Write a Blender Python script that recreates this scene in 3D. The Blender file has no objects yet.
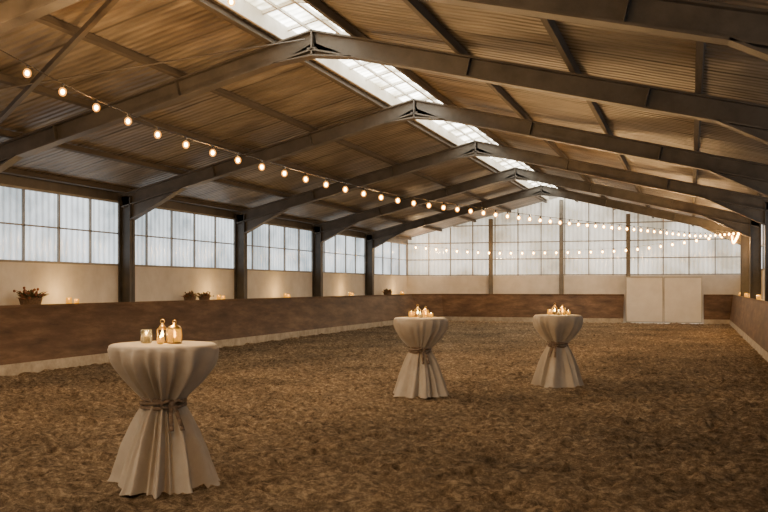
import bpy, math, random
from mathutils import Vector, Matrix, noise
random.seed(7)
scene = bpy.context.scene
COL = scene.collection

# ------------------------------------------------------------------ dims
XL, XR, XC = -12.1, 1.95, -5.2
YB = 38.8
YF = -6.0
RZ, SL = 5.34, 0.245
def roof_z(x): return RZ - SL*abs(x-XC)
def half(sg): return (XR-XC) if sg>0 else (XC-XL)
FR = [-1.4, 3.4, 8.2, 12.1, 17.2, 22.6, 28.1, 33.3]
WB, WT = 1.97, 3.42

# ------------------------------------------------------------------ materials
def new_mat(name):
    m = bpy.data.materials.new(name); m.use_nodes = True
    nt = m.node_tree
    b = nt.nodes['Principled BSDF']
    return m, nt, b
def N(nt, t, **kw):
    n = nt.nodes.new(t)
    for k, v in kw.items():
        if k in n.inputs.keys(): n.inputs[k].default_value = v
        else: setattr(n, k, v)
    return n
def ramp(nt, fac, stops):
    r = nt.nodes.new('ShaderNodeValToRGB')
    e = r.color_ramp.elements
    while len(e) < len(stops): e.new(0.5)
    for i, (p, c) in enumerate(stops):
        e[i].position = p; e[i].color = (*c, 1)
    nt.links.new(fac, r.inputs['Fac'])
    return r
def noisy(name, c1, c2, scale=5, rough=0.8, bump=0.2, bscale=30, metallic=0, stretch=(1,1,1), dist=0.02):
    m, nt, b = new_mat(name)
    tc = N(nt, 'ShaderNodeTexCoord'); mp = N(nt, 'ShaderNodeMapping')
    mp.inputs['Scale'].default_value = stretch
    nt.links.new(tc.outputs['Object'], mp.inputs['Vector'])
    n1 = N(nt, 'ShaderNodeTexNoise', Scale=scale, Detail=6.0, Roughness=0.65)
    nt.links.new(mp.outputs[0], n1.inputs['Vector'])
    r = ramp(nt, n1.outputs['Fac'], [(0.32, c1), (0.68, c2)])
    nt.links.new(r.outputs[0], b.inputs['Base Color'])
    b.inputs['Roughness'].default_value = rough
    b.inputs['Metallic'].default_value = metallic
    if bump:
        n2 = N(nt, 'ShaderNodeTexNoise', Scale=bscale, Detail=4.0)
        nt.links.new(mp.outputs[0], n2.inputs['Vector'])
        bp = N(nt, 'ShaderNodeBump', Strength=bump, Distance=dist)
        nt.links.new(n2.outputs['Fac'], bp.inputs['Height'])
        nt.links.new(bp.outputs[0], b.inputs['Normal'])
    return m
def emis(name, col, s):
    m, nt, b = new_mat(name)
    b.inputs['Base Color'].default_value = (*col, 1)
    b.inputs['Emission Color'].default_value = (*col, 1)
    b.inputs['Emission Strength'].default_value = s
    return m

M_steel = noisy('steel_grey_brown', (0.056,0.049,0.042), (0.106,0.093,0.079), 3, 0.45, 0.1, 40)
M_col = noisy('steel_column', (0.034,0.031,0.028), (0.066,0.059,0.052), 3, 0.5, 0.1, 40)
M_post = noisy('steel_gable_post', (0.11,0.10,0.085), (0.17,0.155,0.13), 3, 0.5, 0.1, 40)
M_purlin = noisy('purlin_wood', (0.055,0.045,0.035), (0.10,0.082,0.062), 4, 0.7, 0.15, 30, stretch=(4,0.4,4))
M_plaster = noisy('plaster', (0.54,0.50,0.44), (0.70,0.655,0.59), 1.2, 0.9, 0.1, 60)
M_conc = noisy('concrete', (0.30,0.26,0.20), (0.54,0.48,0.38), 4, 0.9, 0.3, 40)
M_white = noisy('white_paint', (0.72,0.70,0.65), (0.82,0.80,0.75), 2, 0.6, 0.05, 40)
M_frame = noisy('gate_frame', (0.42,0.40,0.35), (0.52,0.50,0.45), 2, 0.6, 0.05, 40)
M_mull = noisy('window_bar', (0.22,0.205,0.18), (0.32,0.30,0.265), 4, 0.5, 0.05)
M_lightbar = noisy('skylight_bar', (0.6,0.57,0.5), (0.75,0.72,0.65), 4, 0.5, 0.05)
M_cloth = noisy('linen', (0.35,0.305,0.245), (0.45,0.395,0.325), 3, 0.95, 0.35, 260, dist=0.003)
M_sash = noisy('jute_sash', (0.12,0.085,0.06), (0.21,0.15,0.105), 20, 0.9, 0.4, 150, dist=0.004)
M_brass = noisy('brass', (0.45,0.28,0.09), (0.62,0.42,0.15), 8, 0.3, 0.05, metallic=1.0)
M_dark = noisy('dark_metal', (0.03,0.025,0.02), (0.06,0.05,0.04), 8, 0.4, 0.05, metallic=0.6)
M_leaf = noisy('dried_leaf', (0.05,0.06,0.025), (0.16,0.11,0.05), 12, 0.8, 0)
M_rust = noisy('rust_flower', (0.16,0.05,0.025), (0.30,0.12,0.05), 12, 0.8, 0)
M_basket = noisy('basket', (0.09,0.055,0.03), (0.18,0.11,0.06), 30, 0.8, 0.5, 60)
M_wax = noisy('wax', (0.42,0.30,0.09), (0.52,0.38,0.13), 5, 0.5, 0)
M_wire = noisy('cable', (0.015,0.013,0.012), (0.03,0.025,0.02), 5, 0.6, 0)
M_bulb = emis('bulb_filament', (1.0,0.62,0.24), 80)
M_flame = emis('flame', (1.0,0.66,0.22), 45)
def glow_shell():  # amber shell that emits by itself, imitating the glow around each bulb
    m=bpy.data.materials.new('bulb_glow_shell'); m.use_nodes=True; nt=m.node_tree
    for n in list(nt.nodes): nt.nodes.remove(n)
    out=N(nt,'ShaderNodeOutputMaterial'); ad=N(nt,'ShaderNodeAddShader')
    tr=N(nt,'ShaderNodeBsdfTransparent'); tr.inputs[0].default_value=(1.0,0.80,0.48,1)
    em=N(nt,'ShaderNodeEmission'); em.inputs[0].default_value=(1.0,0.42,0.07,1); em.inputs[1].default_value=1.2
    nt.links.new(tr.outputs[0],ad.inputs[0]); nt.links.new(em.outputs[0],ad.inputs[1]); nt.links.new(ad.outputs[0],out.inputs[0])
    return m
M_glow=glow_shell()

def glass_amber(name, col, em, ecol=(1.0,0.52,0.06), tw=0.7):
    m, nt, b = new_mat(name)
    b.inputs['Base Color'].default_value = (*col, 1)
    b.inputs['Roughness'].default_value = 0.08
    b.inputs['Transmission Weight'].default_value = tw
    b.inputs['IOR'].default_value = 1.3
    b.inputs['Emission Color'].default_value = (*ecol,1)
    b.inputs['Emission Strength'].default_value = em
    return m
M_amber = glass_amber('amber_glass', (0.50,0.29,0.04), 0.45)
M_clear = glass_amber('clear_glass', (0.8,0.79,0.74), 0.03, tw=0.9)

def window_mat(name, axis, strength, c_lo, c_hi, nscale=0.9, ribs=0.62):
    m, nt, b = new_mat(name)
    tc = N(nt, 'ShaderNodeTexCoord')
    sep = N(nt, 'ShaderNodeSeparateXYZ'); nt.links.new(tc.outputs['Object'], sep.inputs[0])
    n1 = N(nt, 'ShaderNodeTexNoise', Scale=nscale, Detail=5.0, Roughness=0.6)
    nt.links.new(tc.outputs['Object'], n1.inputs['Vector'])
    r = ramp(nt, n1.outputs['Fac'], [(0.38, c_lo), (0.60, c_hi)])
    mu = N(nt, 'ShaderNodeMath', operation='MULTIPLY'); mu.inputs[1].default_value = 2*math.pi/0.18
    nt.links.new(sep.outputs[axis], mu.inputs[0])
    sn = N(nt, 'ShaderNodeMath', operation='SINE'); nt.links.new(mu.outputs[0], sn.inputs[0])
    mr = N(nt, 'ShaderNodeMapRange'); nt.links.new(sn.outputs[0], mr.inputs['Value'])
    mr.inputs['From Min'].default_value = -1; mr.inputs['From Max'].default_value = 0.4
    mr.inputs['To Min'].default_value = strength*ribs; mr.inputs['To Max'].default_value = strength
    b.inputs['Base Color'].default_value = (0.35,0.37,0.38,1)
    b.inputs['Roughness'].default_value = 0.10
    nt.links.new(r.outputs[0], b.inputs['Emission Color'])
    nt.links.new(mr.outputs[0], b.inputs['Emission Strength'])
    bp = N(nt, 'ShaderNodeBump', Strength=0.4, Distance=0.02)
    nt.links.new(sn.outputs[0], bp.inputs['Height']); nt.links.new(bp.outputs[0], b.inputs['Normal'])
    return m
M_winL = window_mat('polycarbonate_side', 'Y', 2.1, (0.29,0.36,0.40), (0.72,0.80,0.85), 0.7)
M_winB = window_mat('polycarbonate_gable', 'X', 1.6, (0.36,0.32,0.24), (0.94,0.87,0.74), 0.55, 0.75)
M_sky = window_mat('skylight_panel', 'Y', 13, (0.26,0.23,0.15), (1.0,0.97,0.86), 1.1)

def ceiling_mat():
    m, nt, b = new_mat('roof_lining')
    tc = N(nt, 'ShaderNodeTexCoord')
    sep = N(nt, 'ShaderNodeSeparateXYZ'); nt.links.new(tc.outputs['Object'], sep.inputs[0])
    mp = N(nt, 'ShaderNodeMapping'); mp.inputs['Scale'].default_value = (0.7,2.0,1)
    nt.links.new(tc.outputs['Object'], mp.inputs[0])
    n1 = N(nt, 'ShaderNodeTexNoise', Scale=1.5, Detail=6.0, Roughness=0.62)
    nt.links.new(mp.outputs[0], n1.inputs['Vector'])
    r = ramp(nt, n1.outputs['Fac'], [(0.30, (0.100,0.083,0.063)), (0.52,(0.195,0.164,0.126)), (0.72, (0.31,0.265,0.208))])
    fr = N(nt, 'ShaderNodeMath', operation='PINGPONG'); fr.inputs[1].default_value = 0.62
    nt.links.new(sep.outputs['Y'], fr.inputs[0])
    lt = N(nt, 'ShaderNodeMapRange'); nt.links.new(fr.outputs[0], lt.inputs['Value'])
    lt.inputs['From Min'].default_value = 0.0; lt.inputs['From Max'].default_value = 0.04
    lt.inputs['To Min'].default_value = 0.18; lt.inputs['To Max'].default_value = 1.0
    mx = N(nt, 'ShaderNodeMix', data_type='RGBA', blend_type='MULTIPLY'); mx.inputs[0].default_value = 1
    nt.links.new(r.outputs[0], mx.inputs[6]); nt.links.new(lt.outputs[0], mx.inputs[7])
    nt.links.new(mx.outputs[2], b.inputs['Base Color'])
    b.inputs['Roughness'].default_value = 0.45
    mu = N(nt, 'ShaderNodeMath', operation='MULTIPLY'); mu.inputs[1].default_value = 2*math.pi/0.155
    nt.links.new(sep.outputs['Y'], mu.inputs[0])
    sn = N(nt, 'ShaderNodeMath', operation='SINE'); nt.links.new(mu.outputs[0], sn.inputs[0])
    ad = N(nt, 'ShaderNodeMath', operation='MULTIPLY_ADD'); ad.inputs[1].default_value = 0.22
    nt.links.new(sn.outputs[0], ad.inputs[0]); nt.links.new(n1.outputs['Fac'], ad.inputs[2])
    bp = N(nt, 'ShaderNodeBump', Strength=0.8, Distance=0.05)
    nt.links.new(ad.outputs[0], bp.inputs['Height']); nt.links.new(bp.outputs[0], b.inputs['Normal'])
    return m
M_ceil = ceiling_mat()

def sand_mat():
    m, nt, b = new_mat('arena_sand')
    tc = N(nt, 'ShaderNodeTexCoord')
    n1 = N(nt, 'ShaderNodeTexNoise', Scale=11.0, Detail=10.0, Roughness=0.85)
    n0 = N(nt, 'ShaderNodeTexNoise', Scale=0.6, Detail=4.0)
    n2 = N(nt, 'ShaderNodeTexNoise', Scale=24.0, Detail=8.0, Roughness=0.85)
    for n in (n0, n1, n2): nt.links.new(tc.outputs['Object'], n.inputs['Vector'])
    r = ramp(nt, n1.outputs['Fac'], [(0.37, (0.058,0.041,0.026)), (0.5,(0.225,0.163,0.102)), (0.62, (0.54,0.415,0.27))])
    r0 = ramp(nt, n0.outputs['Fac'], [(0.3, (0.62,0.62,0.62)), (0.7,(1.25,1.22,1.17))])
    mx = N(nt, 'ShaderNodeMix', data_type='RGBA', blend_type='MULTIPLY'); mx.inputs[0].default_value = 1
    nt.links.new(r.outputs[0], mx.inputs[6]); nt.links.new(r0.outputs[0], mx.inputs[7])
    nt.links.new(mx.outputs[2], b.inputs['Base Color'])
    b.inputs['Roughness'].default_value = 0.95
    b.inputs['Specular IOR Level'].default_value = 0.15
    bp = N(nt, 'ShaderNodeBump', Strength=1.0, Distance=0.07)
    nt.links.new(n2.outputs['Fac'], bp.inputs['Height']); nt.links.new(bp.outputs[0], b.inputs['Normal'])
    return m
M_sand = sand_mat()

def kick_mat():
    m, nt, b = new_mat('kick_board_wood')
    tc = N(nt, 'ShaderNodeTexCoord')
    mp = N(nt, 'ShaderNodeMapping'); mp.inputs['Scale'].default_value = (1,0.6,3)
    nt.links.new(tc.outputs['Object'], mp.inputs[0])
    n1 = N(nt, 'ShaderNodeTexNoise', Scale=1.6, Detail=9.0, Roughness=0.66)
    nt.links.new(mp.outputs[0], n1.inputs['Vector'])
    r = ramp(nt, n1.outputs['Fac'], [(0.28, (0.046,0.027,0.017)), (0.5,(0.108,0.064,0.037)), (0.75, (0.21,0.132,0.077))])
    nt.links.new(r.outputs[0], b.inputs['Base Color'])
    b.inputs['Roughness'].default_value = 0.6
    b.inputs['Specular IOR Level'].default_value = 0.25
    bp = N(nt, 'ShaderNodeBump', Strength=0.3, Distance=0.02)
    nt.links.new(n1.outputs['Fac'], bp.inputs['Height']); nt.links.new(bp.outputs[0], b.inputs['Normal'])
    return m
M_kick = kick_mat()

# ------------------------------------------------------------------ mesh builder
class MB:
    def __init__(s): s.v=[]; s.f=[]; s.m=[]; s.mats=[]
    def mi(s, mat):
        if mat not in s.mats: s.mats.append(mat)
        return s.mats.index(mat)
    def add(s, vs, fs, mat):
        o=len(s.v); s.v += [tuple(v) for v in vs]; k=s.mi(mat)
        for f in fs: s.f.append([i+o for i in f]); s.m.append(k)
    def box(s, lo, hi, mat):
        (a,b,c),(d,e,f)=lo,hi
        vs=[(a,b,c),(d,b,c),(d,e,c),(a,e,c),(a,b,f),(d,b,f),(d,e,f),(a,e,f)]
        s.add(vs,[(0,3,2,1),(4,5,6,7),(0,1,5,4),(1,2,6,5),(2,3,7,6),(3,0,4,7)],mat)
    def beam(s,p0,p1,w,h,mat,side=None,off=0):
        p0=Vector(p0);p1=Vector(p1);d=(p1-p0).normalized()
        sd=Vector(side) if side else (Vector((0,0,1)).cross(d) if abs(d.z)<.99 else Vector((1,0,0)))
        sd.normalize(); up=d.cross(sd).normalized()
        if up.z<0: up=-up
        vs=[]
        for p in (p0,p1):
            q=p+up*off
            for a,b in ((-1,-1),(1,-1),(1,1),(-1,1)): vs.append(q+sd*a*w/2+up*b*h/2)
        s.add(vs,[(0,3,2,1),(4,5,6,7),(0,1,5,4),(1,2,6,5),(2,3,7,6),(3,0,4,7)],mat)
    def prism_y(s, pts, y0, y1, mat):
        n=len(pts)
        vs=[(x,y0,z) for x,z in pts]+[(x,y1,z) for x,z in pts]
        fs=[tuple(range(n)),tuple(range(2*n-1,n-1,-1))]
        for i in range(n): j=(i+1)%n; fs.append((i,i+n,j+n,j))
        s.add(vs,fs,mat)
    def tube(s, pts, r, mat, seg=6):
        vs=[];fs=[];pts=[Vector(p) for p in pts]
        for i,p in enumerate(pts):
            d=(pts[min(i+1,len(pts)-1)]-pts[max(i-1,0)]).normalized()
            a=d.cross(Vector((0.01,0.02,1)) if abs(d.z)<.9 else Vector((1,0,0))).normalized(); b=d.cross(a)
            rr=r[i] if isinstance(r,(list,tuple)) else r
            for k in range(seg):
                t=2*math.pi*k/seg; vs.append(p+a*math.cos(t)*rr+b*math.sin(t)*rr)
        for i in range(len(pts)-1):
            for k in range(seg):
                j=(k+1)%seg; fs.append((i*seg+k,i*seg+j,(i+1)*seg+j,(i+1)*seg+k))
        fs.append(tuple(range(seg-1,-1,-1))); fs.append(tuple((len(pts)-1)*seg+k for k in range(seg)))
        s.add(vs,fs,mat)
    def lathe(s, prof, c, mat, seg=20, cap=True):
        vs=[];fs=[]
        for r,z in prof:
            for k in range(seg):
                t=2*math.pi*k/seg; vs.append((c[0]+r*math.cos(t),c[1]+r*math.sin(t),c[2]+z))
        n=len(prof)
        for i in range(n-1):
            for k in range(seg):
                j=(k+1)%seg; fs.append((i*seg+k,i*seg+j,(i+1)*seg+j,(i+1)*seg+k))
        if cap:
            fs.append(tuple(range(seg-1,-1,-1))); fs.append(tuple((n-1)*seg+k for k in range(seg)))
        s.add(vs,fs,mat)
    def ball(s,c,r,mat,seg=10,rings=7,sz=1.0):
        prof=[(max(1e-4,r*math.sin(math.pi*i/rings)),-r*sz*math.cos(math.pi*i/rings)) for i in range(rings+1)]
        s.lathe(prof,c,mat,seg)
    def make(s,name,smooth=False,parent=None):
        me=bpy.data.meshes.new(name); me.from_pydata(s.v,[],s.f)
        for m in s.mats: me.materials.append(m)
        for p,k in zip(me.polygons,s.m): p.material_index=k; p.use_smooth=smooth
        me.update()
        o=bpy.data.objects.new(name,me); COL.objects.link(o)
        if parent: o.parent=parent
        return o
def empty(name,loc=(0,0,0)):
    e=bpy.data.objects.new(name,None); e.location=loc; COL.objects.link(e); return e

# ------------------------------------------------------------------ floor (sand)
CELL=0.42
prints={}
rp=random.Random(99)
for ix in range(-28,6):
    for iy in range(-16,94):
        if rp.random()<0.6:
            a=rp.uniform(0,math.pi)
            prints[(ix,iy)]=((ix+rp.random())*CELL,(iy+rp.random())*CELL,math.cos(a),math.sin(a),rp.uniform(0.04,0.075))
def sand_h(x,y):
    v=Vector((x,y,0))
    h=0.034*noise.noise(v*2.3)+0.040*noise.noise(v*5.3+Vector((5,1,0)))
    h+=0.036*noise.noise(v*10+Vector((9,3,0)))+0.018*noise.noise(v*23)
    if y<30:
        cx=math.floor(x/CELL); cy=math.floor(y/CELL)
        for i in (-1,0,1):
            for j in (-1,0,1):
                p=prints.get((cx+i,cy+j))
                if p:
                    dx=x-p[0]; dy=y-p[1]
                    u=(dx*p[2]+dy*p[3])/0.10; w=(-dx*p[3]+dy*p[2])/0.08
                    r=u*u+w*w
                    if r<1: h-=p[4]*(1-r*r)
                    elif r<2.6: h+=0.02*(1-abs(r-1.6)/1.0) if abs(r-1.6)<1 else 0
    return h-0.004
vs=[];fs=[]
xs=[]; x=-11.1
while x<1.75: xs.append(x); x+=0.04
ys=[]; y=-6.0
while y<4: ys.append(y); y+=0.3
while y<13: ys.append(y); y+=0.036
while y<20: ys.append(y); y+=0.06
while y<38.3: ys.append(y); y+=0.11
for y in ys:
    for x in xs: vs.append((x,y,sand_h(x,y)))
nx=len(xs)
for j in range(len(ys)-1):
    for i in range(nx-1):
        a=j*nx+i; fs.append((a,a+1,a+1+nx,a+nx))
fl=MB(); fl.add(vs,fs,M_sand); fl.make('floor',smooth=True)

# ------------------------------------------------------------------ walls
def side_wall(name,xi,xo):
    w=MB(); lo,hi=min(xi,xo),max(xi,xo)
    w.box((lo,YF,0),(hi,YB,WB),M_plaster)
    w.box((lo,YF,WT),(hi,YB,roof_z(xi)+0.02),M_steel)
    return w.make(name)
side_wall('wall_left',XL,XL-0.18)
side_wall('wall_right',XR,XR+0.18)
wb=MB()
wb.box((XL-0.18,YB,0),(XR+0.18,YB+0.18,WB),M_plaster)
wb.make('wall_back')

wn=[1]
ends=[YF]+FR+[YB]
def side_window(x,sgn,y0,y1):
    w=MB()
    xo=x-sgn*0.06
    w.box((min(xo,xo-sgn*0.02),y0,WB),(max(xo,xo-sgn*0.02),y1,WT),M_winL)
    f=0.045
    def b(ya,yb,za,zb,d=0.05): w.box((min(xo,xo+sgn*d),ya,za),(max(xo,xo+sgn*d),yb,zb),M_mull)
    b(y0,y1,WB,WB+f,0.07); b(y0,y1,WT-f,WT,0.07)
    zm=WB+(WT-WB)*0.5
    b(y0,y1,zm-0.014,zm+0.014)
    n=5
    for i in range(n+1):
        yy=y0+(y1-y0)*i/n
        b(max(y0,yy-0.018),min(y1,yy+0.018),WB+f,WT-f)
    w.make('window_%d'%wn[0]); wn[0]+=1
for a,b_ in zip(ends[:-1],ends[1:]):
    side_window(XL,1,a+0.001,b_-0.001)
    side_window(XR,-1,a+0.001,b_-0.001)

w=MB()
zL=roof_z(XL); zR=roof_z(XR)
w.prism_y([(XL,WB),(XR,WB),(XR,zR),(XC,RZ),(XL,zL)],YB+0.05,YB+0.08,M_winB)
nb=14
for i in range(nb+1):
    xx=XL+(XR-XL)*i/nb
    w.box((xx-0.022,YB,WB),(xx+0.022,YB+0.05,roof_z(xx)-0.02),M_mull)
for z in (WB+0.03,WB+0.72,WB+1.45,WB+2.2):
    wl=half(-1) if z<zL else (RZ-z)/SL; wr=half(1) if z<zR else (RZ-z)/SL
    w.box((XC-wl,YB-0.01,z-0.022),(XC+wr,YB+0.05,z+0.022),M_mull)
w.make('window_%d'%wn[0])
for xx in (-8.25,-5.2,-2.45):
    g=MB()
    g.box((xx-0.08,YB-0.20,0),(xx+0.08,YB-0.18,roof_z(xx)-0.15),M_post)
    g.box((xx-0.08,YB-0.04,0),(xx+0.08,YB-0.02,roof_z(xx)-0.15),M_post)
    g.box((xx-0.012,YB-0.18,0),(xx+0.012,YB-0.04,roof_z(xx)-0.15),M_post)
    g.make('gable_post')

# ------------------------------------------------------------------ ceiling
SK=0.55
c=MB()
for sg in (-1,1):
    xa=XC+sg*SK; xb=XC+sg*(half(sg)+0.2)
    n=60; ny=150; vs=[];fs=[]
    for j in range(ny+1):
        yy=YF+(YB+0.2-YF)*j/ny
        for i in range(n+1):
            xx=xa+(xb-xa)*i/n
            s=0.012*noise.noise(Vector((xx*1.7,yy*1.3,3)))
            vs.append((xx,yy,roof_z(xx)+0.02+s))
    for j in range(ny):
        for i in range(n):
            a=j*(n+1)+i; fs.append((a,a+1,a+n+2,a+n+1))
    c.add(vs,fs,M_ceil)
    c.prism_y([(xa,roof_z(xa)+0.06),(xb,roof_z(xb)+0.06),(xb,roof_z(xb)+0.09),(xa,roof_z(xa)+0.09)],YF,YB+0.2,M_steel)
c.make('ceiling',smooth=False)
k=MB()
for sg in (-1,1):
    xa=XC; xb=XC+sg*(SK+0.05)
    k.prism_y([(xa,RZ+0.20),(xb,RZ+0.06),(xb,RZ+0.08),(xa,RZ+0.22)],YF,YB,M_sky)
    k.box((XC+sg*SK-0.02,YF,RZ-0.16),(XC+sg*SK+0.02,YB,RZ+0.07),M_lightbar)
    y=YF+0.3
    while y<YB:
        k.beam((xa,y,RZ+0.17),(xb,y,RZ+0.03),0.05,0.05,M_lightbar); y+=0.86
k.box((XC-0.025,YF,RZ+0.12),(XC+0.025,YB,RZ+0.18),M_lightbar)
for sg in (-1,1):
    k.box((XC+sg*0.28-0.015,YF,RZ+0.06),(XC+sg*0.28+0.015,YB,RZ+0.10),M_lightbar)
k.make('roof_skylight')

p=MB()
for sg in (-1,1):
    for o in (0.66,2.2,3.75,5.3,6.72):
        xx=XC+sg*o; z=roof_z(xx)-0.05
        p.beam((xx,YF,z),(xx,YB-0.01,z),0.075,0.10,M_purlin,side=(1,0,-SL*sg))
p.make('roof_purlins')

def portal(y):
    f=MB(); D=0.28; tz=-0.10
    W=0.2
    for sg in (-1,1):
        xe=XC+sg*(half(sg)-0.02)
        a=Vector((XC,y,RZ+tz)); b=Vector((xe,y,roof_z(xe)+tz))
        d=(b-a).normalized(); up=Vector((-d.z,0,d.x))
        if up.z<0: up=-up
        f.beam(a,b,W,0.025,M_steel,side=(0,1,0),off=-0.0125)
        f.beam(a,b,W,0.025,M_steel,side=(0,1,0),off=-D)
        f.beam(a,b,0.02,D,M_steel,side=(0,1,0),off=-D/2)
        h0=a+d*((b-a).length-1.6)-up*D; h1=b-up*(D+0.30)
        h1.x=xe-sg*0.28
        pts=[(h0.x,h0.z),(h1.x,h1.z),(h1.x,h1.z+0.38)]
        f.prism_y(pts,y-0.01,y+0.01,M_steel)
        f.beam(h0,h1,W,0.025,M_steel,side=(0,1,0))
        g0=a+d*0.7-up*D; g1=a-Vector((0,0,D+0.09))
        f.prism_y([(g0.x,g0.z),(g1.x,g1.z),(g1.x,g1.z+0.2)],y-0.01,y+0.01,M_steel)
        f.beam(g0,g1,W,0.022,M_steel,side=(0,1,0))
        for t in (0.33,0.66):
            q=a+(b-a)*t
            f.beam(q-up*0.02,q-up*(D-0.01),W*0.9,0.012,M_steel,side=(0,1,0))
        cw=0.30; zt=roof_z(xe)+tz
        x0=xe; x1=xe-sg*cw
        f.box((min(x0,x0-sg*.025),y-W/2,0),(max(x0,x0-sg*.025),y+W/2,zt-0.02),M_col)
        f.box((min(x1,x1+sg*.025),y-W/2,0),(max(x1,x1+sg*.025),y+W/2,zt-0.05),M_col)
        f.box((min(x0,x1),y-0.01,0),(max(x0,x1),y+0.01,zt-0.03),M_col)
    f.box((XC-0.012,y-W/2,RZ+tz-D-0.09),(XC+0.012,y+W/2,RZ+tz),M_steel)
    f.make('portal_frame')
for y in FR: portal(y)
def brace(y0,y1,sides):
    b=MB()
    for sg in sides:
        b.beam((XC+sg*0.1,y0+0.1,RZ-0.22),(XC+sg*(half(sg)-0.4),y1-0.1,roof_z(XL)-0.12),0.07,0.07,M_steel)
        b.tube([(XC+sg*0.1,y1-0.1,RZ-0.24),(XC+sg*(half(sg)-0.4),y0+0.1,roof_z(XL)-0.14)],0.012,M_steel)
    b.make('wind_brace')
brace(FR[2],FR[3],(-1,))

# ------------------------------------------------------------------ kick boards
def kick(base,top,name):
    m=MB(); n=len(base)
    for i in range(n-1):
        b0,b1,t0,t1=base[i],base[i+1],top[i],top[i+1]
        def P(b,t,f,z,o=0):
            d=Vector((t[0]-b[0],t[1]-b[1]))
            q=Vector(b)+d*f+ (d.normalized()*o)
            return (q.x,q.y,z)
        def quad(f0,z0,f1,z1,th,mat):
            vs=[P(b0,t0,f0,z0),P(b1,t1,f0,z0),P(b1,t1,f1,z1),P(b0,t0,f1,z1),
                P(b0,t0,f0,z0,th),P(b1,t1,f0,z0,th),P(b1,t1,f1,z1,th),P(b0,t0,f1,z1,th)]
            m.add(vs,[(0,1,2,3),(7,6,5,4),(0,4,5,1),(3,2,6,7),(0,3,7,4),(1,5,6,2)],mat)
        quad(0,-0.05,0,0.19,0.05,M_conc)
        quad(0.0,0.191,0.99,1.12,0.03,M_kick)
        quad(0.97,1.12,0.97,1.18,0.03,M_kick)
    m.make(name)
kick([(-10.95,YF),(-10.95,37.0),(-10.2,38.0),(-2.6,38.0)],[(-11.4,YF),(-11.4,37.2),(-10.4,38.45),(-2.6,38.45)],'kick_board')
kick([(0.5,38.0),(1.46,38.0),(1.46,YF)],[(0.5,38.45),(1.60,38.45),(1.60,YF)],'kick_board')
s=MB()
s.box((XL,YF,1.10),(-11.46,38.5,1.14),M_plaster)
s.make('trim_1')
s=MB(); s.box((1.64,YF,1.10),(XR,38.5,1.14),M_plaster); s.make('trim_2')

g=MB()
gx0,gx1,gy=-2.52,0.44,38.3
gm=(gx0+gx1)/2
g.box((gx0,gy,0.03),(gm-0.012,gy+0.05,1.88),M_white)
g.box((gm+0.012,gy,0.03),(gx1,gy+0.05,1.88),M_white)
for xa,xb in ((gx0,gm-0.012),(gm+0.012,gx1)):
    g.box((xa,gy-0.015,0.03),(xb,gy,0.07),M_frame); g.box((xa,gy-0.015,1.85),(xb,gy,1.90),M_frame)
    for xx in (xa,xb-0.03): g.box((xx,gy-0.015,0.03),(xx+0.03,gy,1.88),M_frame)
g.make('door_1')

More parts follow.
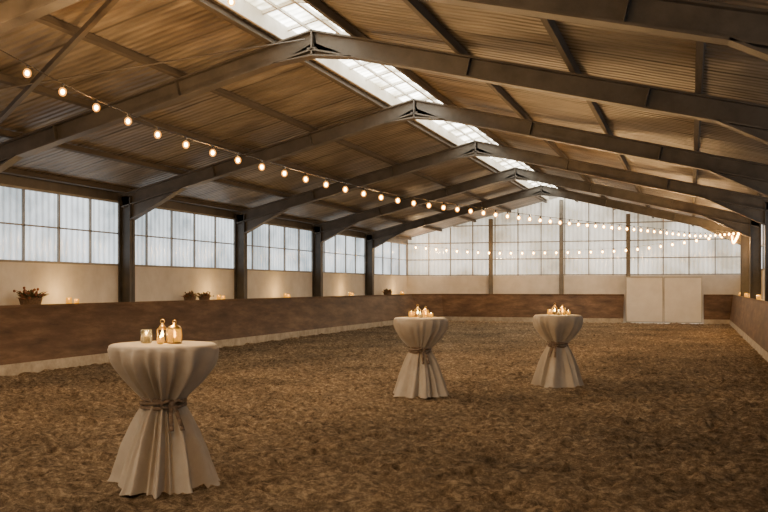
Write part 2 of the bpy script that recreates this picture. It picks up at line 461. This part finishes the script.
# ------------------------------------------------------------------ cocktail tables
PROF=[(1.080,0.02),(1.080,0.2),(1.080,0.36),(1.078,0.385),(1.068,0.402),(1.045,0.410),(1.01,0.408),(0.96,0.394),(0.90,0.362),(0.84,0.315),(0.78,0.262),
      (0.72,0.204),(0.67,0.160),(0.635,0.140),(0.60,0.148),(0.54,0.180),(0.46,0.214),(0.36,0.252),(0.26,0.288),(0.16,0.322),(0.08,0.346),(0.03,0.362),(0.0,0.382)]
def table(x,y,ang,seed,sc=1.0):
    rnd=random.Random(seed)
    root=empty('cocktail_table',(x,y,0))
    NS=400
    prof=[]
    for i in range(len(PROF)-1):
        (z0,r0),(z1,r1)=PROF[i],PROF[i+1]
        st=1 if i<2 else 3
        for q in range(st): prof.append((z0+(z1-z0)*q/st,r0+(r1-r0)*q/st))
    prof.append(PROF[-1])
    ph=[rnd.uniform(0,6.28) for _ in range(8)]
    def fold(t,n,k):
        u=t+0.20*math.sin(2*t+ph[k])+0.10*math.sin(3*t+ph[k+1])
        w=math.cos(n*u+ph[k+2])
        return 2*(((w+1)/2)**1.6)-0.85
    vs=[];fs=[]
    for z,r in prof:
        if z>0.635:
            h=max(0,min(1,(1.062-z)/0.427))
            A=0.078*(h**0.6)*(1-0.70*h**3)
        else:
            h=(0.635-z)/0.635; A=0.022+0.074*h**0.6
        for kk in range(NS):
            t=2*math.pi*kk/NS
            if z>0.635:
                f=(0.5*fold(t,8,0)+0.5*fold(t,17,2))
            else:
                f=(0.62*fold(t+0.12*h,8,0)+0.38*fold(t+0.05*h,17,2))
            rr=r+A*f
            rr+=0.009*noise.noise(Vector((math.cos(t)*5,math.sin(t)*5,z*9+seed)))*(1 if z<1.05 else 0)
            if z<=0.635:
                rr*=1+0.05*h*math.sin(t+ph[5])
            if r<0.37 and z>1.07: rr=r
            zz=z
            if z<0.05: zz=z+0.008*max(0,fold(t,8,0))
            vs.append((rr*sc*math.cos(t),rr*sc*math.sin(t),zz))
    n=len(prof)
    for i in range(n-1):
        for kk in range(NS):
            j=(kk+1)%NS; fs.append((i*NS+kk,(i+1)*NS+kk,(i+1)*NS+j,i*NS+j))
    fs.append(tuple(range(NS)))
    cl=MB(); cl.add(vs,fs,M_cloth); cl.make('tablecloth',smooth=True,parent=root)
    st=MB(); st.lathe([(0.20,0.005),(0.20,0.02),(0.03,0.04),(0.03,1.05),(0.28,1.055),(0.28,1.072)],(0,0,0),M_dark,24)
    st.make('table_stand',parent=root)
    sa=MB()
    for dz,ph0 in ((-0.022,0),(0.0,2),(0.022,4)):
        pts=[]
        for q in range(49):
            t=2*math.pi*q/48
            rr=(0.162+0.006*math.sin(5*t+ph0))*sc
            pts.append((rr*math.cos(t),rr*math.sin(t),0.635+dz+0.012*math.sin(t+ph0)))
        sa.tube(pts,0.014,M_sash,8)
    ca,sn=math.cos(ang),math.sin(ang)
    def F(u,o,z):
        return ((0.168*sc+o)*ca-u*sn,(0.168*sc+o)*sn+u*ca,z)
    sa.ball(F(0,0.012,0.635),0.026,M_sash,10,7,1.1)
    for sd in (-1,1):
        loop=[F(0,0.015,0.64),F(sd*0.04,0.03,0.662),F(sd*0.08,0.022,0.65),F(sd*0.085,0.018,0.622),F(sd*0.045,0.02,0.61),F(0,0.018,0.63)]
        sa.tube(loop,[0.007,0.012,0.014,0.014,0.011,0.007],M_sash,8)
        tl=[F(sd*0.01,0.02,0.625),F(sd*0.022,0.052,0.58),F(sd*0.03,0.080,0.53),F(sd*0.038,0.108,0.48),F(sd*0.042,0.122,0.45)]
        for a_,b_ in zip(tl[:-1],tl[1:]):
            sa.beam(a_,b_,0.032,0.008,M_sash,side=(-sn,ca,0))
    sa.make('sash',smooth=True,parent=root)
    return root
def votive(mb,x,y,z,r,h,mat,flame=True,candle=0.5):
    mb.lathe([(r*0.75,0.0),(r*0.95,0.006),(r,h*0.4),(r*0.93,h),(r*0.86,h),(r*0.90,h*0.4),(r*0.7,0.012)],(x,y,z),mat,20,cap=False)
    mb.lathe([(r*0.6,0.004),(r*0.6,h*candle),(r*0.2,h*candle-0.003)],(x,y,z),M_wax,14)
    if flame:
        s=r/0.04
        mb.lathe([(0.001,0),(0.010*s,0.010),(0.008*s,0.022),(0.0008,0.044)],(x,y,z+h*candle+0.002),M_flame,8)
def lidded_lantern(mb,x,y,z,r,h):
    mb.lathe([(r*1.05,0),(r*1.05,0.010),(r*0.9,0.014)],(x,y,z),M_brass,20)
    mb.lathe([(r*0.88,0.014),(r*1.0,h*0.3),(r*0.92,h*0.68),(r*0.85,h*0.68),(r*0.92,h*0.3),(r*0.8,0.016)],(x,y,z),M_amber,20,cap=False)
    mb.lathe([(r*0.95,h*0.67),(r*0.97,h*0.71),(r*0.75,h*0.80),(r*0.25,h*0.87),(r*0.22,h*0.93),(0.002,h*0.95)],(x,y,z),M_brass,20)
    pts=[(x+0.016*math.cos(t),y,z+h*0.98+0.016*math.sin(t)) for t in [i*math.pi/6 for i in range(13)]]
    mb.tube(pts,0.0025,M_brass,6)
    for k in range(4):
        a=k*math.pi/2+0.4
        mb.tube([(x+r*1.02*math.cos(a),y+r*1.02*math.sin(a),z+0.008),(x+r*1.04*math.cos(a),y+r*1.04*math.sin(a),z+h*0.3),(x+r*0.97*math.cos(a),y+r*0.97*math.sin(a),z+h*0.69)],0.003,M_brass,6)
    mb.lathe([(r*0.5,0.015),(r*0.5,h*0.26),(r*0.15,h*0.26)],(x,y,z),M_wax,12)
    mb.lathe([(0.001,0),(0.013,0.010),(0.010,0.026),(0.0008,0.052)],(x,y,z+h*0.262),M_flame,8)
def lantern(mb,x,y,z,w,h,rot=0.5):
    ca,sn=math.cos(rot),math.sin(rot)
    def R(a,b,c): return (x+a*ca-b*sn,y+a*sn+b*ca,z+c)
    e=w/2
    for a in(-1,1):
        for b in(-1,1): mb.tube([R(a*e,b*e,0.0),R(a*e,b*e,h*0.62)],0.004,M_brass,6)
    for zz in (0.005,h*0.62):
        for p0,p1 in (((-1,-1),(1,-1)),((1,-1),(1,1)),((1,1),(-1,1)),((-1,1),(-1,-1))):
            mb.tube([R(p0[0]*e,p0[1]*e,zz),R(p1[0]*e,p1[1]*e,zz)],0.005,M_brass,6)
    vs=[R(-e,-e,h*0.63),R(e,-e,h*0.63),R(e,e,h*0.63),R(-e,e,h*0.63),R(0,0,h*0.93)]
    mb.add(vs,[(0,1,4),(1,2,4),(2,3,4),(3,0,4),(3,2,1,0)],M_brass)
    mb.add([R(-e,-e,0),R(e,-e,0),R(e,e,0),R(-e,e,0),R(-e,-e,0.006),R(e,-e,0.006),R(e,e,0.006),R(-e,e,0.006)],
       [(0,3,2,1),(4,5,6,7),(0,1,5,4),(1,2,6,5),(2,3,7,6),(3,0,4,7)],M_brass)
    pts=[R(0.016*math.cos(t),0,h*0.97+0.016*math.sin(t)) for t in [i*math.pi/6 for i in range(13)]]
    mb.tube(pts,0.0025,M_brass,6)
    mb.lathe([(w*0.25,0.007),(w*0.25,h*0.28),(w*0.08,h*0.28)],(x,y,z),M_wax,12)
    mb.lathe([(0.001,0),(0.011,0.010),(0.009,0.024),(0.0008,0.048)],(x,y,z+h*0.285),M_flame,8)
def plight(loc,e,r=0.03,col=(1.0,0.52,0.2),name='candle_light',parent=None):
    l=bpy.data.lights.new(name,'POINT'); l.energy=e; l.color=col; l.shadow_soft_size=r
    o=bpy.data.objects.new(name,l); o.location=loc; COL.objects.link(o)
    if parent: o.parent=parent
    return o
rt=Vector((0.947,0.322)); fw=Vector((-0.322,0.947))
TZ=1.081
CC=(1.0,0.57,0.17)
def deco(tx,ty,kind):
    m=MB()
    def at(a,b): return (tx+rt.x*a+fw.x*b, ty+rt.y*a+fw.y*b)
    if kind==0:
        x,y=at(-0.135,0.02); votive(m,x,y,TZ,0.044,0.105,M_clear)
        x,y=at(0.085,0.0); lidded_lantern(m,x,y,TZ,0.054,0.165)
        x,y=at(-0.025,0.07); lantern(m,x,y,TZ,0.07,0.17)
        x,y=at(0.0,-0.09); votive(m,x,y,TZ,0.028,0.05,M_amber)
    else:
        for a,b,r,h,mt in ((-0.12,0.0,0.04,0.085,M_amber),(0.0,-0.08,0.035,0.07,M_clear),(0.15,-0.06,0.03,0.06,M_amber)):
            x,y=at(a,b); votive(m,x,y,TZ,r,h,mt)
        x,y=at(0.08,0.03); lidded_lantern(m,x,y,TZ,0.045,0.14)
        x,y=at(-0.03,0.09); lantern(m,x,y,TZ,0.075,0.17,0.2)
    r=empty('candle_holder_group',(0,0,0))
    m.make('candle_holders',smooth=True,parent=r)
    plight((tx,ty,TZ+0.32),17,0.03,CC,parent=r)
table(-3.82,5.98,math.atan2(-5.98,3.82)+0.35,3,1.0)
table(-3.57,12.05,math.atan2(-12.05,3.57)+0.3,11,0.90)
table(-1.92,13.88,math.atan2(-13.88,1.92)-0.3,23,0.88)
deco(-3.82,5.98,0); deco(-3.57,12.05,1); deco(-1.92,13.88,1)

# ------------------------------------------------------------------ string lights
def catmull(P,n=24):
    out=[];P=[Vector(p) for p in P]
    Q=[P[0]*2-P[1]]+P+[P[-1]*2-P[-2]]
    for i in range(1,len(Q)-2):
        for k in range(n):
            t=k/n;a,b,c_,d=Q[i-1],Q[i],Q[i+1],Q[i+2]
            out.append(0.5*((2*b)+(-a+c_)*t+(2*a-5*b+4*c_-d)*t*t+(-a+3*b-3*c_+d)*t**3))
    out.append(P[-1]); return out
BC=(1.0,0.58,0.24)
def string(P,sp,e,every=3,r=0.045,start=0.2):
    pts=catmull(P); m=MB(); m.tube(pts,0.006,M_wire,5)
    root=empty('string_lights')
    acc=0; nxt=start; cnt=0
    for a,b in zip(pts[:-1],pts[1:]):
        L=(b-a).length
        while nxt<=acc+L:
            q=a+(b-a)*((nxt-acc)/L)
            m.tube([q,q-Vector((0,0,0.05))],0.012,M_wire,6)
            cc=q-Vector((0,0,0.05+r))
            m.ball(cc,r*0.50,M_bulb,8,6,1.3)
            m.ball(cc,r,M_glow,12,8,1.15)
            if every and cnt%every==1:
                plight(q-Vector((0,0,0.17+r)),e,0.03,BC,'bulb_light',root)
            cnt+=1; nxt+=sp
        acc+=L
    m.make('bulb_string',smooth=True,parent=root)
def lerpP(t): return (-7+8.7*t, 8.2+24.8*t)
ks=[(-0.12,4.9),(-0.03,4.22),(0.0,3.98),(0.0205,3.82),(0.05,3.64),(0.0937,3.43),(0.23,3.10),(0.361,3.03),(0.488,3.02),(0.687,3.08),(0.837,3.12),(1.0,3.42)]
string([(*lerpP(t),z+0.01) for t,z in ks],0.46,70,4,0.045,0.08)
string([(-11.7,38.2,3.35),(-8.5,37.6,3.05),(-5,36.8,2.98),(-2,35.6,3.02),(1.35,33.5,3.4)],0.5,56,7,0.062)
string([(1.35,33.1,3.35),(1.3,30.5,3.0),(1.4,28.4,3.3)],0.3,24,5,0.052)
string([(-5.08,9.4,4.93),(-3.5,5.0,4.3),(-1.5,1.0,4.2),(1.3,-3,3.5)],0.6,70,4,0.045,0.05)  # only the first bulb is in view; the rest is added as warm fill
string([(-11.6,3.4,3.3),(-8.5,1.5,3.6),(-5.2,-1.3,4.6)],0.6,105,4)  # unseen string, added for warm fill light

# ------------------------------------------------------------------ ledge decoration
def leafplant(x,y,z,s,seed,flower=False):
    rnd=random.Random(seed); m=MB()
    m.lathe([(0.10*s,0),(0.15*s,0.02*s),(0.18*s,0.13*s),(0.16*s,0.13*s),(0.13*s,0.03*s)],(x,y,z),M_basket,18)
    for i in range(90):
        a=rnd.uniform(0,6.28); el=rnd.uniform(0.15,1.4); L=s*rnd.uniform(0.12,0.30)
        b=Vector((x+rnd.uniform(-.09,.09)*s,y+rnd.uniform(-.09,.09)*s,z+0.10*s))
        d=Vector((math.cos(a)*math.cos(el)*0.6,math.sin(a)*math.cos(el)*1.5,math.sin(el)*0.65))
        sd=d.cross(Vector((0,0,1))).normalized()*s*0.022
        t=b+d*L; mid=b+d*L*0.6+Vector((0,0,0.02*s))
        m.add([b,mid-sd,t,mid+sd],[(0,1,2,3)],M_leaf if rnd.random()<0.6 else M_rust)
        if i%6==0: m.ball(t,0.022*s,M_rust if flower else M_leaf,6,4)
    m.make('dried_flower_basket')
lz=1.141
leafplant(-11.76,13.9,lz,1.2,1,True)
leafplant(-11.76,19.6,lz,0.9,2)
leafplant(-11.76,20.3,lz,0.85,5)
leafplant(-11.76,35.0,lz,1.0,3)
def ledge_candle(x,y,e=1.5):
    m=MB(); r=empty('votive_candle')
    votive(m,x,y,lz,0.058,0.15,M_amber,candle=0.6)
    votive(m,x,y+0.24,lz,0.048,0.12,M_amber,candle=0.6)
    m.make('candle_glass',smooth=True,parent=r); plight((x,y+0.12,lz+0.24),e,0.03,CC,parent=r)
for yy in (14.9,20.9,25.0,30.5,36.6): ledge_candle(-11.68,yy,15)  # row includes extra candles, added for warm light pools along the wall
for yy in (26.0,29.5,31.8,35.5): ledge_candle(1.73,yy,9)

# ------------------------------------------------------------------ world + camera
wd=bpy.data.worlds.new('World'); scene.world=wd; wd.use_nodes=True
bg=wd.node_tree.nodes['Background']; bg.inputs[0].default_value=(1.0,0.86,0.67,1); bg.inputs[1].default_value=0.85
cam=bpy.data.cameras.new('camera'); co=bpy.data.objects.new('camera',cam); COL.objects.link(co)
co.location=(0,0,1.52); co.rotation_euler=(math.radians(90),0,math.radians(18.8))
cam.sensor_width=36; cam.lens=42.2; cam.shift_y=30/768
cam.clip_start=0.1; cam.clip_end=200
scene.camera=co
